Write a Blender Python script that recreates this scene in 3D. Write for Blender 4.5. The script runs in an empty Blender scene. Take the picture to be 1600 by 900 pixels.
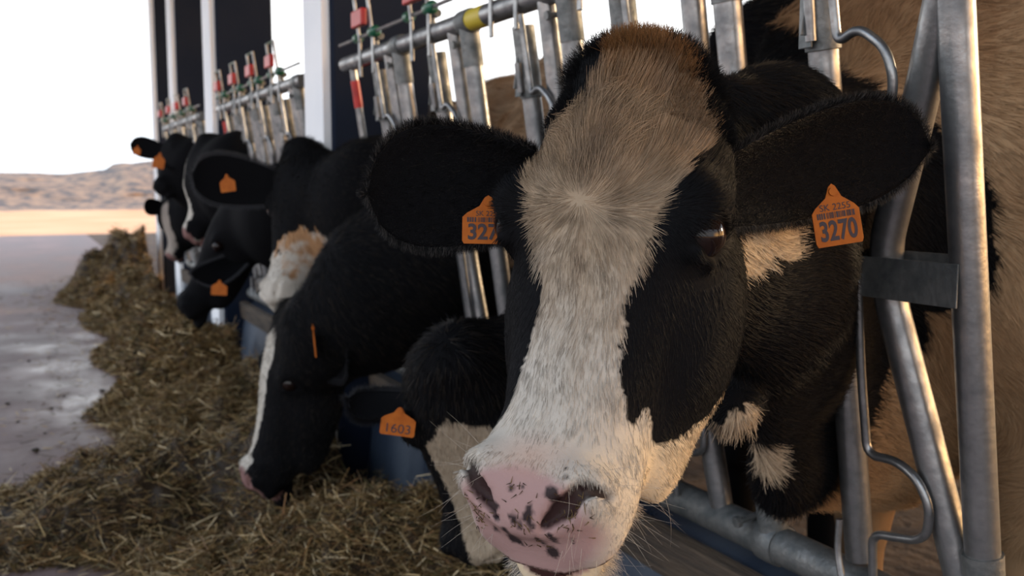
import bpy, bmesh, math, random
import numpy as np
from mathutils import Vector, Matrix, noise as mnoise
random.seed(7); rng = np.random.default_rng(7)
scn = bpy.context.scene; COL = scn.collection

# ------------------------------------------------------------------ camera
CAMZ = 1.15
TH, PH = math.radians(26.505), math.radians(6.209)
RV = np.array([math.cos(TH), -math.sin(TH), 0.0])
FV = np.array([math.sin(TH)*math.cos(PH), math.cos(TH)*math.cos(PH), -math.sin(PH)])
UV = np.cross(RV, FV)
CP = np.array([0, 0, CAMZ]); FOC = 1535.0
cam = bpy.data.cameras.new('camera'); cam_o = bpy.data.objects.new('camera', cam); COL.objects.link(cam_o)
M = Matrix(((RV[0], UV[0], -FV[0], 0), (RV[1], UV[1], -FV[1], 0), (RV[2], UV[2], -FV[2], CAMZ), (0, 0, 0, 1)))
cam_o.matrix_world = M
cam.sensor_width = 36; cam.lens = 36*FOC/1600; cam.clip_start = .05; cam.clip_end = 400
cam.dof.use_dof = True; cam.dof.focus_distance = 1.0; cam.dof.aperture_fstop = 7.5
scn.camera = cam_o

# ------------------------------------------------------------------ world, sun, exposure
w = bpy.data.worlds.new('sky'); scn.world = w; w.use_nodes = True
nt = w.node_tree; nt.nodes.clear()
o_ = nt.nodes.new('ShaderNodeOutputWorld'); b_ = nt.nodes.new('ShaderNodeBackground')
tc = nt.nodes.new('ShaderNodeTexCoord'); sp = nt.nodes.new('ShaderNodeSeparateXYZ'); cr = nt.nodes.new('ShaderNodeValToRGB')
nt.links.new(tc.outputs['Generated'], sp.inputs[0]); nt.links.new(sp.outputs['Z'], cr.inputs[0])
cr.color_ramp.elements[0].position = 0.0; cr.color_ramp.elements[0].color = (.80, .88, .97, 1)
cr.color_ramp.elements[1].position = 0.14; cr.color_ramp.elements[1].color = (1, 1, 1, 1)
e_ = cr.color_ramp.elements.new(.7); e_.color = (.55, .72, 1, 1)
dp = nt.nodes.new('ShaderNodeVectorMath'); dp.operation = 'DOT_PRODUCT'; dp.inputs[1].default_value = (.86, -.50, .06); nt.links.new(tc.outputs['Generated'], dp.inputs[0])
wm = nt.nodes.new('ShaderNodeMapRange'); wm.interpolation_type = 'SMOOTHSTEP'; wm.inputs['From Min'].default_value = .74; wm.inputs['From Max'].default_value = .98; nt.links.new(dp.outputs['Value'], wm.inputs[0])
lowm = nt.nodes.new('ShaderNodeMapRange'); lowm.interpolation_type = 'SMOOTHSTEP'; lowm.inputs['From Min'].default_value = .30; lowm.inputs['From Max'].default_value = .05; nt.links.new(sp.outputs['Z'], lowm.inputs[0])
mu = nt.nodes.new('ShaderNodeMath'); mu.operation = 'MULTIPLY'; nt.links.new(wm.outputs[0], mu.inputs[0]); nt.links.new(lowm.outputs[0], mu.inputs[1])
mx = nt.nodes.new('ShaderNodeMix'); mx.data_type = 'RGBA'; mx.inputs['B'].default_value = (5.5, 2.9, 1.0, 1)
nt.links.new(mu.outputs[0], mx.inputs['Factor']); nt.links.new(cr.outputs[0], mx.inputs['A'])
nt.links.new(mx.outputs['Result'], b_.inputs[0]); b_.inputs[1].default_value = 2.0
nt.links.new(b_.outputs[0], o_.inputs[0])
sun = bpy.data.lights.new('sun', 'SUN'); sun.energy = 2.6; sun.color = (1.0, .72, .42); sun.angle = math.radians(6)
sun_o = bpy.data.objects.new('sun', sun); COL.objects.link(sun_o)
sd = Vector((0.95, -0.12, 0.22)).normalized()      # towards the sun: low, from the pen side
sun_o.rotation_euler = sd.to_track_quat('Z', 'Y').to_euler(); sun_o.location = (6, -4, 4)
vs = scn.view_settings; vs.view_transform = 'Standard'; vs.look = 'None'; vs.exposure = 0.0; vs.gamma = 1; vs.use_curve_mapping = False

# ------------------------------------------------------------------ helpers
def PX(x, y, d):
    return CP + (FV + RV*((x-800)/FOC) + UV*((450-y)/FOC))*d
def tag(o, label=None, cat=None, group=None, kind=None):
    if label: o['label'] = label
    if cat: o['category'] = cat
    if group: o['group'] = group
    if kind: o['kind'] = kind
    return o
def empty(name, loc=(0, 0, 0), rz=0):
    o = bpy.data.objects.new(name, None); o.empty_display_size = .1; o.location = loc; o.rotation_euler = (0, 0, rz); COL.objects.link(o); return o
def world_of(o):
    T = Matrix.LocRotScale(o.location, o.rotation_euler, o.scale)
    return T if o.parent is None else world_of(o.parent) @ o.matrix_parent_inverse @ T
def link(name, me, m=None, parent=None, world=True):
    o = bpy.data.objects.new(name, me); COL.objects.link(o)
    if m is not None: me.materials.append(m)
    if parent is not None:
        o.parent = parent
        if world:
            T = world_of(parent)
            o.matrix_parent_inverse = T.inverted()
    return o
def np_mesh(name, V, F, smooth=True):
    me = bpy.data.meshes.new(name); me.from_pydata([tuple(v) for v in V], [], [tuple(f) for f in F]) if len(F) < 2000 else fast_mesh(me, V, F)
    if smooth: me.polygons.foreach_set('use_smooth', [True]*len(me.polygons))
    me.update(); return me
def fast_mesh(me, V, F):
    F = np.asarray(F); n, k = F.shape
    me.vertices.add(len(V)); me.vertices.foreach_set('co', np.asarray(V, np.float32).ravel())
    me.loops.add(n*k); me.loops.foreach_set('vertex_index', F.astype(np.int32).ravel())
    me.polygons.add(n); me.polygons.foreach_set('loop_start', np.arange(0, n*k, k, dtype=np.int32))
    try: me.polygons.foreach_set('loop_total', np.full(n, k, np.int32))
    except Exception: pass
    me.update(calc_edges=True); me.validate()
def set_col(me, C, name='Col'):
    a = me.color_attributes.new(name, 'FLOAT_COLOR', 'POINT')
    A = np.ones((len(me.vertices), 4), np.float32); A[:, :3] = C; a.data.foreach_set('color', A.ravel())
class MB:                                            # collects shapes, links them as ONE mesh
    def __init__(s): s.V = []; s.F = []
    def add(s, V, F):
        n = len(s.V); s.V += [tuple(v) for v in V]; s.F += [tuple(i+n for i in f) for f in F]; return s
    def tube(s, pts, r, n=14, cap=True):
        pts = [Vector(p) for p in pts]; m = len(pts); rs = r if hasattr(r, '__len__') else [r]*m
        ref = None; V = []; F = []
        for i, p in enumerate(pts):
            t = ((pts[min(i+1, m-1)]-p).normalized() + (p-pts[max(i-1, 0)]).normalized()).normalized()
            if ref is None: ref = t.orthogonal().normalized()
            ref = (ref - t*ref.dot(t)).normalized(); b = t.cross(ref)
            c = 1.0
            if 0 < i < m-1:
                c = (pts[i+1]-p).normalized().dot(t); c = 1/max(c, .6)
            for k in range(n):
                a = 2*math.pi*k/n; V.append(p + (ref*math.cos(a)+b*math.sin(a))*rs[i]*(1+(c-1)*.5))
        for i in range(m-1):
            for k in range(n):
                k2 = (k+1) % n; F.append((i*n+k, i*n+k2, (i+1)*n+k2, (i+1)*n+k))
        if cap: F.append(tuple(range(n-1, -1, -1))); F.append(tuple((m-1)*n+k for k in range(n)))
        return s.add(V, F)
    def pipe(s, a, b, ro, ri, n=18):                 # open-ended pipe with wall thickness
        a = Vector(a); b = Vector(b); t = (b-a).normalized(); r = t.orthogonal().normalized(); q = t.cross(r); V = []
        for P in (a, b):
            for R in (ro, ri):
                for k in range(n):
                    an = 2*math.pi*k/n; V.append(P+(r*math.cos(an)+q*math.sin(an))*R)
        F = []
        for k in range(n):
            j = (k+1) % n
            F += [(k, j, 2*n+j, 2*n+k), (n+j, n+k, 3*n+k, 3*n+j), (k, n+k, n+j, j), (2*n+k, 2*n+j, 3*n+j, 3*n+k)]
        return s.add(V, F)
    def box(s, c, x, y, z):                          # centre and three half-axis vectors
        c = Vector(c); x = Vector(x); y = Vector(y); z = Vector(z)
        V = [c+x*i+y*j+z*k for i in (-1, 1) for j in (-1, 1) for k in (-1, 1)]
        return s.add(V, [(0, 1, 3, 2), (4, 6, 7, 5), (0, 4, 5, 1), (2, 3, 7, 6), (0, 2, 6, 4), (1, 5, 7, 3)])
    def build(s, name, m, parent=None, smooth=True, bevel=0, ang=40):
        me = bpy.data.meshes.new(name); me.from_pydata(s.V, [], s.F)
        bm = bmesh.new(); bm.from_mesh(me); bmesh.ops.recalc_face_normals(bm, faces=bm.faces); bm.to_mesh(me); bm.free()
        o = link(name, me, m, parent)
        if smooth:
            me.polygons.foreach_set('use_smooth', [True]*len(me.polygons))
            try: me.set_sharp_from_angle(angle=math.radians(ang))
            except Exception: pass
        if bevel:
            b = o.modifiers.new('bevel', 'BEVEL'); b.width = bevel; b.segments = 2; b.limit_method = 'ANGLE'
        return o
def spline(pts, n=8):
    P = [Vector(p) for p in pts]; out = []
    for i in range(len(P)-1):
        p0 = P[max(i-1, 0)]; p1 = P[i]; p2 = P[i+1]; p3 = P[min(i+2, len(P)-1)]
        for k in range(n):
            t = k/n; out.append(.5*((2*p1)+(p2-p0)*t+(2*p0-5*p1+4*p2-p3)*t*t+(3*p1-p0-3*p2+p3)*t**3))
    return out+[P[-1]]
def fillet(pts, r, n=6):                             # polyline with rounded corners
    P = [Vector(p) for p in pts]; out = [P[0]]
    for i in range(1, len(P)-1):
        a = (P[i-1]-P[i]); b = (P[i+1]-P[i]); q = min(r, a.length*.45, b.length*.45)
        A = P[i]+a.normalized()*q; B = P[i]+b.normalized()*q
        for k in range(n+1):
            t = k/n; out.append(A*(1-t)**2+P[i]*2*t*(1-t)+B*t*t)
    return out+[P[-1]]

# ------------------------------------------------------------------ materials
def mat(name, color=(.5, .5, .5), rough=.6, metal=0, spec=.5):
    m = bpy.data.materials.new(name); m.use_nodes = True; b = m.node_tree.nodes['Principled BSDF']
    b.inputs['Base Color'].default_value = (*color, 1); b.inputs['Roughness'].default_value = rough; b.inputs['Metallic'].default_value = metal
    b.inputs['Specular IOR Level'].default_value = spec
    return m
def nd(m, t, **k):
    n = m.node_tree.nodes.new(t)
    for a, v in k.items():
        if a.startswith('i_'): n.inputs[a[2:].replace('_', ' ')].default_value = v
        else: setattr(n, a, v)
    return n
def lk(m, a, b): m.node_tree.links.new(a, b)
def bs(m): return m.node_tree.nodes['Principled BSDF']
def noisy(m, c1, c2, scale=8, detail=6, lo=.35, hi=.65, coord='Object', bump=0, bscale=None, rough=None, stretch=None):
    t = nd(m, 'ShaderNodeTexCoord'); src = t.outputs[coord]
    if stretch:
        mp = nd(m, 'ShaderNodeMapping'); mp.inputs['Scale'].default_value = stretch; lk(m, src, mp.inputs[0]); src = mp.outputs[0]
    n = nd(m, 'ShaderNodeTexNoise', i_Scale=scale, i_Detail=detail); lk(m, src, n.inputs['Vector'])
    r = nd(m, 'ShaderNodeValToRGB'); r.color_ramp.elements[0].position = lo; r.color_ramp.elements[1].position = hi
    r.color_ramp.elements[0].color = (*c1, 1); r.color_ramp.elements[1].color = (*c2, 1)
    lk(m, n.outputs[0], r.inputs[0]); lk(m, r.outputs[0], bs(m).inputs['Base Color'])
    if bump:
        n2 = nd(m, 'ShaderNodeTexNoise', i_Scale=bscale or scale*3, i_Detail=8); lk(m, src, n2.inputs['Vector'])
        bp = nd(m, 'ShaderNodeBump', i_Strength=bump, i_Distance=.02); lk(m, n2.outputs[0], bp.inputs['Height']); lk(m, bp.outputs[0], bs(m).inputs['Normal'])
    if rough:
        mr = nd(m, 'ShaderNodeMapRange'); mr.inputs['To Min'].default_value = rough[0]; mr.inputs['To Max'].default_value = rough[1]
        mr.inputs['From Min'].default_value = .3; mr.inputs['From Max'].default_value = .7
        lk(m, n.outputs[0], mr.inputs[0]); lk(m, mr.outputs[0], bs(m).inputs['Roughness'])
    return m
galv = noisy(mat('galvanised_steel', (.5, .5, .5), .4, .85), (.16, .165, .17), (.38, .38, .375), 26, 8, .3, .75, bump=.05, bscale=70, rough=(.46, .28))
galv_d = noisy(mat('dull_galvanised_steel', (.4, .4, .4), .45, .6), (.10, .11, .11), (.24, .24, .23), 30, 8, .3, .7, bump=.15, bscale=90, rough=(.6, .42))
red = noisy(mat('red_paint', (.6, .02, .015), .4), (.35, .008, .006), (.55, .018, .012), 20)
green = mat('green_plastic', (.01, .10, .05), .3)
rubber = mat('black_rubber', (.01, .01, .011), .55)
yellow = mat('yellow_sticker', (.55, .42, .03), .5)
orange = noisy(mat('orange_tag_plastic', (.85, .22, .05), .6, spec=.2), (.36, .085, .006), (.44, .115, .010), 60)
ink = mat('black_ink', (.03, .015, .02), .6)
concrete = mat('lit_column_concrete', (.6, .6, .6), .8)
noisy(concrete, (.86, .88, .90), (.95, .95, .95), 3, 8, bump=.1)  # near-white stands in for sky light on the columns' alley side
navy = noisy(mat('shaded_column_navy', (.02, .03, .05), .7, spec=.12), (.008, .014, .030), (.014, .019, .034), 2.5, 8, bump=.1)  # shade on the columns' other faces put into this dark colour
roofm = noisy(mat('roof_sheet', (.1, .1, .1), .7), (.05, .05, .055), (.09, .09, .09), 2)

# ------------------------------------------------------------------ large structure
def struct(name, mb, m, **k): return tag(mb.build(name, m, **k), kind='structure')
def wet_patch(m):                                     # damp, smoother concrete beside the hay
    t = nd(m, 'ShaderNodeTexCoord'); mp = nd(m, 'ShaderNodeMapping'); mp.inputs['Location'].default_value = (-.28*1.9, -6.3*.33, 0); mp.inputs['Scale'].default_value = (1.9, .33, 1)
    lk(m, t.outputs['Object'], mp.inputs[0]); ln = nd(m, 'ShaderNodeVectorMath', operation='LENGTH'); lk(m, mp.outputs[0], ln.inputs[0])
    n = nd(m, 'ShaderNodeTexNoise', i_Scale=2.2, i_Detail=9); lk(m, t.outputs['Object'], n.inputs['Vector'])
    a = nd(m, 'ShaderNodeMath', operation='MULTIPLY_ADD'); a.inputs[1].default_value = 2.6; lk(m, n.outputs[0], a.inputs[0]); lk(m, ln.outputs['Value'], a.inputs[2])
    r = nd(m, 'ShaderNodeMapRange'); r.inputs['From Min'].default_value = 1.35; r.inputs['From Max'].default_value = 2.3; lk(m, a.outputs[0], r.inputs[0])
    old = bs(m).inputs['Roughness'].links[0].from_socket; mm = nd(m, 'ShaderNodeMix'); mm.data_type = 'FLOAT'; mm.inputs['A'].default_value = .30
    lk(m, r.outputs[0], mm.inputs['Factor']); lk(m, old, mm.inputs['B']); lk(m, mm.outputs[0], bs(m).inputs['Roughness'])
floorm = mat('alley_concrete', (.3, .25, .24), .5, spec=.5)
noisy(floorm, (.15, .10, .085), (.30, .21, .185), 1.6, 12, .32, .68, 'Object', bump=.35, bscale=14, rough=(.55, .85), stretch=(1, .45, 1))
wet_patch(floorm)
def stains(m):
    t = nd(m, 'ShaderNodeTexCoord'); mp = nd(m, 'ShaderNodeMapping'); mp.inputs['Scale'].default_value = (1.5, 4.5, 1); mp.inputs['Rotation'].default_value = (0, 0, .25); lk(m, t.outputs['Object'], mp.inputs[0])
    n = nd(m, 'ShaderNodeTexNoise', i_Scale=1.7, i_Detail=12); n.inputs['Roughness'].default_value = .68; lk(m, mp.outputs[0], n.inputs['Vector'])
    r = nd(m, 'ShaderNodeMapRange'); r.inputs['From Min'].default_value = .58; r.inputs['From Max'].default_value = .70; lk(m, n.outputs[0], r.inputs[0])
    old = bs(m).inputs['Base Color'].links[0].from_socket; mm = nd(m, 'ShaderNodeMix'); mm.data_type = 'RGBA'; mm.inputs['B'].default_value = (.035, .024, .018, 1)
    q = nd(m, 'ShaderNodeMath', operation='MULTIPLY'); q.inputs[1].default_value = .7; lk(m, r.outputs[0], q.inputs[0]); lk(m, q.outputs[0], mm.inputs['Factor']); lk(m, old, mm.inputs['A']); lk(m, mm.outputs['Result'], bs(m).inputs['Base Color'])
stains(floorm)
mb = MB(); mb.box((-6, 8.0, -.1), (7.25, 0, 0), (0, 15.3, 0), (0, 0, .1)); struct('floor', mb, floorm, smooth=False)
penm = noisy(mat('pen_dirt', (.2, .12, .06), .9), (.05, .03, .02), (.13, .075, .04), 4, 10, bump=.6, bscale=20)
mb = MB(); mb.box((8.6, 8.0, -.1), (7.35, 0, 0), (0, 15.3, 0), (0, 0, .1)); struct('floor_pen', mb, penm, smooth=False)
# dirt yard beyond the shed
dirt = noisy(mat('orange_dirt', (.6, .3, .15), .95), (.80, .36, .16), (.95, .52, .27), .35, 8, .3, .7, bump=.3, bscale=3)
mb = MB(); mb.box((0, 60, -.16), (160, 0, 0), (0, 100, 0), (0, 0, .1)); struct('ground', mb, dirt, smooth=False)
# embankment
prof = [(-60, .3), (-14, .42), (-1, .36), (.8, .40), (2, .34), (3.2, .45), (4.0, .52), (4.5, .84), (5.0, .74), (5.5, .82), (6.2, .9), (9, 1.1), (14, 1.8), (40, 2.2), (120, 2.5)]
nx, ny = 400, 26; X = np.linspace(-60, 110, nx); Tn = np.linspace(0, 1, ny)
hx = 1.15+np.interp(X, [p[0] for p in prof], [p[1] for p in prof])*1.25
V = []
for j, t in enumerate(Tn):
    for i, x in enumerate(X):
        n = mnoise.fractal(Vector((x*.5, t*4, 0)), 1, 2, 5); n2 = mnoise.noise(Vector((x*.35, 3, 7)))
        s = t*t*(3-2*t) if t < .6 else .648+(t-.6)*.88
        V.append((x, 45+t*9+n*.9, -.06+hx[i]*s*(1+.06*n2) + n*.16*math.sin(math.pi*min(t*1.1, 1))))
F = [(j*nx+i, j*nx+i+1, (j+1)*nx+i+1, (j+1)*nx+i) for j in range(ny-1) for i in range(nx-1)]
bankm = noisy(mat('stony_bank', (.4, .3, .25), .95), (.11, .10, .095), (.46, .28, .17), 2.2, 12, .35, .65, bump=.8, bscale=4)
bank = link('earth_embankment', np_mesh('earth_embankment', V, F), bankm); tag(bank, kind='structure')
# roof of the shed and its columns
mb = MB(); mb.box((3.9, 6, 4.75), (5.9, 0, 0), (0, 11.5, 0), (0, 0, .08)); mb.box((-2.0, 6, 4.55), (.04, 0, 0), (0, 11.5, 0), (0, 0, .28))
struct('ceiling', mb, roofm, smooth=False)
colpos = [(3.45, .99, 1.385, .27), (5.85, 1.02, 1.36, .28), (8.20, 1.13, 1.5, .28), (10.6, 1.27, 1.66, .28)]
for k, (y, x0, x1, dp) in enumerate(colpos):
    c = empty('building_column', ((x0+x1)/2, y+dp/2, 0))
    tag(c, ['thick shed column with white side, nearest one behind the first headlock rail', 'shed column second from the camera, between two headlock rails', 'narrow dark shed column, third along the feed row', 'farthest leftmost dark shed column beside the open sky'][k], 'column', 'shed columns along the feed fence')
    m_ = MB(); m_.box(((x0+x1)/2+.01, y+dp/2, 2.33), ((x1-x0)/2-.01, 0, 0), (0, dp/2, 0), (0, 0, 2.33)); m_.build('shaft', navy, c, smooth=False, bevel=.01)
    m_ = MB(); m_.box((x0+.004, y+dp/2+.01, 2.33), (.014, 0, 0), (0, dp/2-.01, 0), (0, 0, 2.33)); o = m_.build('lit_side', concrete, c, smooth=False); o['label'] = 'brightly lit white side facing the alley'  # lit face of the same column, added as a bright slab
# manger curb
curbm = mat('curb_paint', (.03, .06, .13), .35, spec=.6)
noisy(curbm, (.020, .032, .055), (.075, .095, .125), 5, 8, .3, .7, bump=.12, bscale=25, rough=(.25, .5))
mb = MB()
V = [(1.16, -2, .425), (1.25, -2, .455), (1.33, -2, .455), (1.33, -2, 0), (1.11, -2, 0), (1.11, -2, .03)]
V2 = [(a, 8.6, c) for a, b, c in V]; n = len(V)
mb.add(V+V2, [(i, (i+1) % n, n+(i+1) % n, n+i) for i in range(n)]+[tuple(range(n))[::-1], tuple(range(n, 2*n))])
struct('trim_1', mb, curbm, smooth=False)
plankm = noisy(mat('weathered_plank', (.1, .07, .05), .8), (.035, .026, .02), (.10, .07, .045), 10, 8, bump=.5, bscale=50, stretch=(6, .5, 6))
plank = MB(); plank.box((1.145, 3.3, .40), (.016, 0, .003), (0, 5.2, 0), (-.004, 0, .048)); 
tag(plank.build('curb_plank', plankm, smooth=False, bevel=.004), 'dark weathered brown plank capping the blue manger curb under the bottom rail', 'plank')

# ------------------------------------------------------------------ headlock panels
LEAN = .1435; NX, NZ = -.99, -.142                    # the fence leans towards the alley
def HP(y, z, off=0): return Vector((1.183-LEAN*(z-.505)+NX*off, y, z+NZ*off))
def headlock(y0, y1, posts, locks, label, far=False):
    root = empty('headlock_panel', (1.183, (y0+y1)/2, .505))
    tag(root, label, 'fence', 'galvanised headlock panels along the feed row')
    n = 18 if not far else 10
    MB().tube([HP(y0, 1.55), HP(y1, 1.55)], .026, n+6).build('top_rail', galv, root)
    MB().tube([HP(y0, .505), HP(y1, .505)], .033, n+8).build('bottom_rail', galv_d, root)
    for i, (y, pair) in enumerate(posts):
        P = MB(); P.tube([HP(y, .50), HP(y, 1.545)], .0235, n); P.build('post', galv, root)
        c = MB(); c2 = MB()                            # clamps round both rails, each with its bolt
        c.tube([HP(y-.03, 1.55), HP(y-.027, 1.55), HP(y+.027, 1.55), HP(y+.03, 1.55)], [.029, .031, .031, .029], n+4)
        c.tube([HP(y, 1.44), HP(y, 1.535)], .0265, n)
        if i != 0 or far: 
            c2.tube([HP(y-.024, .505), HP(y-.021, .505), HP(y+.021, .505), HP(y+.024, .505)], [.036, .038, .038, .036], n+6)
            c2.tube([HP(y, .53), HP(y, .64)], .0275, n)
        if c2.V: c2.build('clamp', galv_d, root)
        bt = MB(); bt.tube([HP(y+.036, 1.50, .03), HP(y+.036, 1.50, -.03)], .006, 8); bt.tube([HP(y+.036, 1.50, .036), HP(y+.036, 1.50, .028)], .010, 6)
        bt.build('bolt', galv_d, root)
        bt = MB(); bt.tube([HP(y+.040, .545, .05), HP(y+.040, .545, -.04)], .006, 8); bt.tube([HP(y+.040, .545, .052), HP(y+.040, .545, .042)], .011, 6)
        bt.build('bolt', galv_d, root)
        c.build('clamp', galv_d, root)
        if pair:
            P = MB(); P.tube([HP(y+.092, 1.18), HP(y+.088, 1.545)], .0215, n); P.build('post', galv, root)
            MB().tube(fillet([HP(y+.096, 1.30), HP(y+.20, 1.02), HP(y+.145, .52)], .14), .022, n).build('yoke_tube', galv, root)
        else:
            MB().tube(fillet([HP(y+.012, 1.40), HP(y+.06, 1.26), HP(y+.137, 1.06), HP(y+.135, .985), HP(y+.088, .80), HP(y+.03, .56)], .06), .0235, n).build('yoke_tube', galv, root)
            b = MB(); a0 = HP(y+.20, 1.018, .028); a1 = HP(y-.005, 1.018, .028)
            b.box((a0+a1)/2, (a1-a0)/2, (-.0015, 0, 0), (0, 0, .029)); 
            b2 = (HP(y+.20, 1.018, -.026)+HP(y-.005, 1.018, -.026))/2
            b.box(b2, (a1-a0)/2, (-.0015, 0, 0), (0, 0, .029)); b.box((a0+HP(y+.20, 1.018, -.026))/2, (0, .0015, 0), (.027, 0, 0), (0, 0, .029))
            b.build('bracket', galv_d, root, smooth=False, bevel=.0008)
            b = MB(); b.tube(fillet([HP(y+.215, .965, .012), HP(y+.206, .985, .012), HP(y+.206, 1.05, .012), HP(y+.215, 1.07, .012)], .01), [.024]*1+[.027]*13+[.027]*1+[.024]*1 if False else .024, 12); b.build('rubber_bumper', rubber, root)
    for y in locks:
        L = MB(); L.tube([HP(y, .55), HP(y, 1.50)], .0225, n); bar = L.build('locking_bar', galv, root)
        s = MB(); s.pipe(HP(y, 1.34), HP(y, 1.50), .0262, .0228, n)
        s.box(HP(y, 1.39, .028), (0, .013, 0), (-.0015, 0, 0), (0, 0, .045)); s.box(HP(y-.004, 1.42, .012), (0, .0015, 0), (.018, 0, 0), (.008, 0, .06))
        s.build('sleeve', galv_d, bar, bevel=.001)
        h = MB()                                       # bent release rod with its two loops
        pts = [HP(y-.052, 1.52, .03), HP(y-.06, 1.345, .032), HP(y-.10, 1.362, .032), HP(y-.145, 1.33, .032), HP(y-.156, 1.285, .032), HP(y-.14, 1.235, .032), HP(y-.085, 1.17, .034), HP(y-.07, 1.06, .034), HP(y-.062, .86, .032),
               HP(y-.063, .748, .032), HP(y-.12, .752, .032), HP(y-.155, .735, .032), HP(y-.174, .697, .032), HP(y-.165, .655, .032), HP(y-.145, .640, .032), HP(y-.062, .622, .032), HP(y-.056, .53, .032)]
        h.tube(fillet(pts, .022), .0068, 10); h.build('release_rod', galv, bar)
        k = MB(); k.tube(fillet([HP(y+.003, .625, .034), HP(y+.005, .57, .042), HP(y-.012, .52, .05)], .03), .0055, 8)
        k.build('hook_pin', galv, bar)
        k = MB(); k.pipe(HP(y-.01, 1.42, .03), HP(y-.008, 1.355, .03), .0085, .006, 10); k.build('rod_guide', galv, bar)
        # latch gear above the top rail
        for q in (-.03, .10):
            f = MB(); u0 = HP(y+q, 1.49, .034); u1 = HP(y+q, 1.60, .020); u2 = HP(y+q, 1.745, .018)
            for s0, s1 in ((u0, u1), (u1, u2)): f.box((s0+s1)/2, (.0040, 0, 0), (0, .0075, 0), (s1-s0)/2)
            f.build('lever', galv, root, smooth=False, bevel=.002)
        f = MB(); f.tube([HP(y-.03, 1.742, .018), HP(y+.10, 1.742, .018)], .004, 8); f.build('lever_bar', green, root)
        f = MB(); f.box(HP(y+.035, 1.665, .034), (0, .052, 0), (.010, 0, 0), (0, 0, .026)); f.build('latch_block', red, root, smooth=False, bevel=.004)
        f = MB(); f.tube([HP(y-.055, 1.615, .012), HP(y-.045, 1.615, .012), HP(y-.01, 1.615, .012), HP(y+.015, 1.615, .012)], [.010, .018, .018, .010], 12)
        f.build('knob', green, root)
        f = MB(); f.tube([HP(y+.12, 1.615, .012), HP(y+.15, 1.615, .012)], .016, 12); f.build('knob', green, root)
        f = MB(); V = [HP(y-.03, 1.60, -.008), HP(y+.02, 1.60, -.008), HP(y+.012, 1.57, -.008), HP(y-.02, 1.57, -.008)]
        f.tube([V[0], V[1]], .011, 10); f.tube([HP(y, 1.60, 0), HP(y, 1.55, 0)], .009, 10); f.build('mount', galv_d, root)
    MB().tube([HP(y0-.02, 1.615, .012), HP(y1, 1.615, .012)], .0055, 8).build('control_rod', galv, root)
    return root
hl = headlock(-.4, 3.36, [(.335, False), (.88, False), (1.315, True), (1.82, True), (2.32, True), (2.82, True)], [.60, 1.11, 1.62, 2.03, 2.55, 3.02],
         'nearest galvanised headlock panel, bars in front of the cow tagged 3270')
f = MB(); f.tube([HP(3.29, .50), HP(3.29, 1.54)], .013, 14); f.build('post', galv, hl)
f = MB(); f.tube([HP(3.29, 1.40), HP(3.29, 1.49)], .015, 12); f.build('handle_grip', red, hl)
f = MB(); f.pipe(HP(2.29, 1.55), HP(2.20, 1.55), .0266, .0258, 20); f.build('sticker', yellow, hl)
hl2 = headlock(3.93, 5.76, [(4.02, True), (4.42, True), (4.84, True), (5.26, True)], [4.27, 4.68, 5.1, 5.52], 'second galvanised headlock panel, between the two nearest shed columns', True)
f = MB(); f.tube([HP(5.68, 1.38), HP(5.68, 1.48)], .015, 12); f.build('handle_grip', red, hl2)
headlock(6.34, 8.1, [(6.42, True), (6.84, True), (7.26, True), (7.68, True)], [6.67, 7.1, 7.5, 7.95], 'farthest galvanised headlock panel, small with red latches by the leftmost columns', True)

# ------------------------------------------------------------------ hay and floor litter
hb = [(-.9, 1.2), (-.1, 1.9), (.32, 2.35), (.26, 2.75), (.24, 3.0), (.12, 3.12), (-.9, 3.26), (-.9, 3.52), (-.20, 3.78), (.20, 4.05), (.38, 4.45), (.30, 5.2), (.42, 5.6), (.55, 6.05), (.42, 6.6), (.46, 7.2), (.62, 7.6), (.46, 8.3), (.46, 9.0), (.56, 9.5), (.30, 10.1), (.38, 11.2), (.62, 12.2), (.80, 12.9), (1.12, 13.2)]
hy = [p[1] for p in hb]; hxl = [p[0] for p in hb]
heaps = [(2.62, .46, .20), (3.50, .36, .28), (4.45, .38, .28), (5.35, .40, .33), (6.4, .50, .36), (7.55, .55, .36), (8.9, .70, .42), (10.9, .85, .56)]
def hay_left(y): return np.interp(y, hy, hxl)
def hay_h(x, y):
    x = np.asarray(x, float); y = np.asarray(y, float)
    l = hay_left(y); t = np.clip((x-l), 0, 3)
    core = 1-np.exp(-(t/(.16+.012*y))**1.4)
    n1 = np.vectorize(lambda a, b: mnoise.fractal(Vector((a*3.1+3, b*2.3, 1.5)), 1, 2, 4))(x, y)
    n2 = np.vectorize(lambda a, b: mnoise.fractal(Vector((a*8+9, b*8, 4.5)), 1, 2, 3))(x, y)
    yy = y+.22*(x-.6)
    H = np.zeros_like(x)+.05
    for c, wd, hh in heaps: H = np.maximum(H, hh*np.exp(-((yy-c)/wd)**2*1.1))
    sx = np.clip((x+.25)/.75, 0, 1); H = H*(.30+.70*sx*sx*(3-2*sx))
    h = H*core*(1+.35*n1)+.055*n1*np.clip(t*6, 0, 1)+.055*n2*np.clip(t*8, 0, 1)*np.clip(H/.15, .4, 1.2)
    h = h-.05*np.clip((x-.85)/.2, 0, 1)*np.clip((5-y), 0, 1)-.10*np.exp(-((x-.62)/.25)**2-((y-3.12)/.28)**2)
    xm = np.where((y > 3.2) & (y < 9.2), .975, 1.2)
    return np.where((x > l) & (x < xm) & (y < 13.2), np.maximum(h, .004*core), -.02)
xs = np.linspace(-1.0, 1.105, 170); ys = np.concatenate([np.linspace(1.2, 5.2, 260), np.linspace(5.22, 20, 330)])
GX, GY = np.meshgrid(xs, ys); GZ = hay_h(GX, GY)
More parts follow.
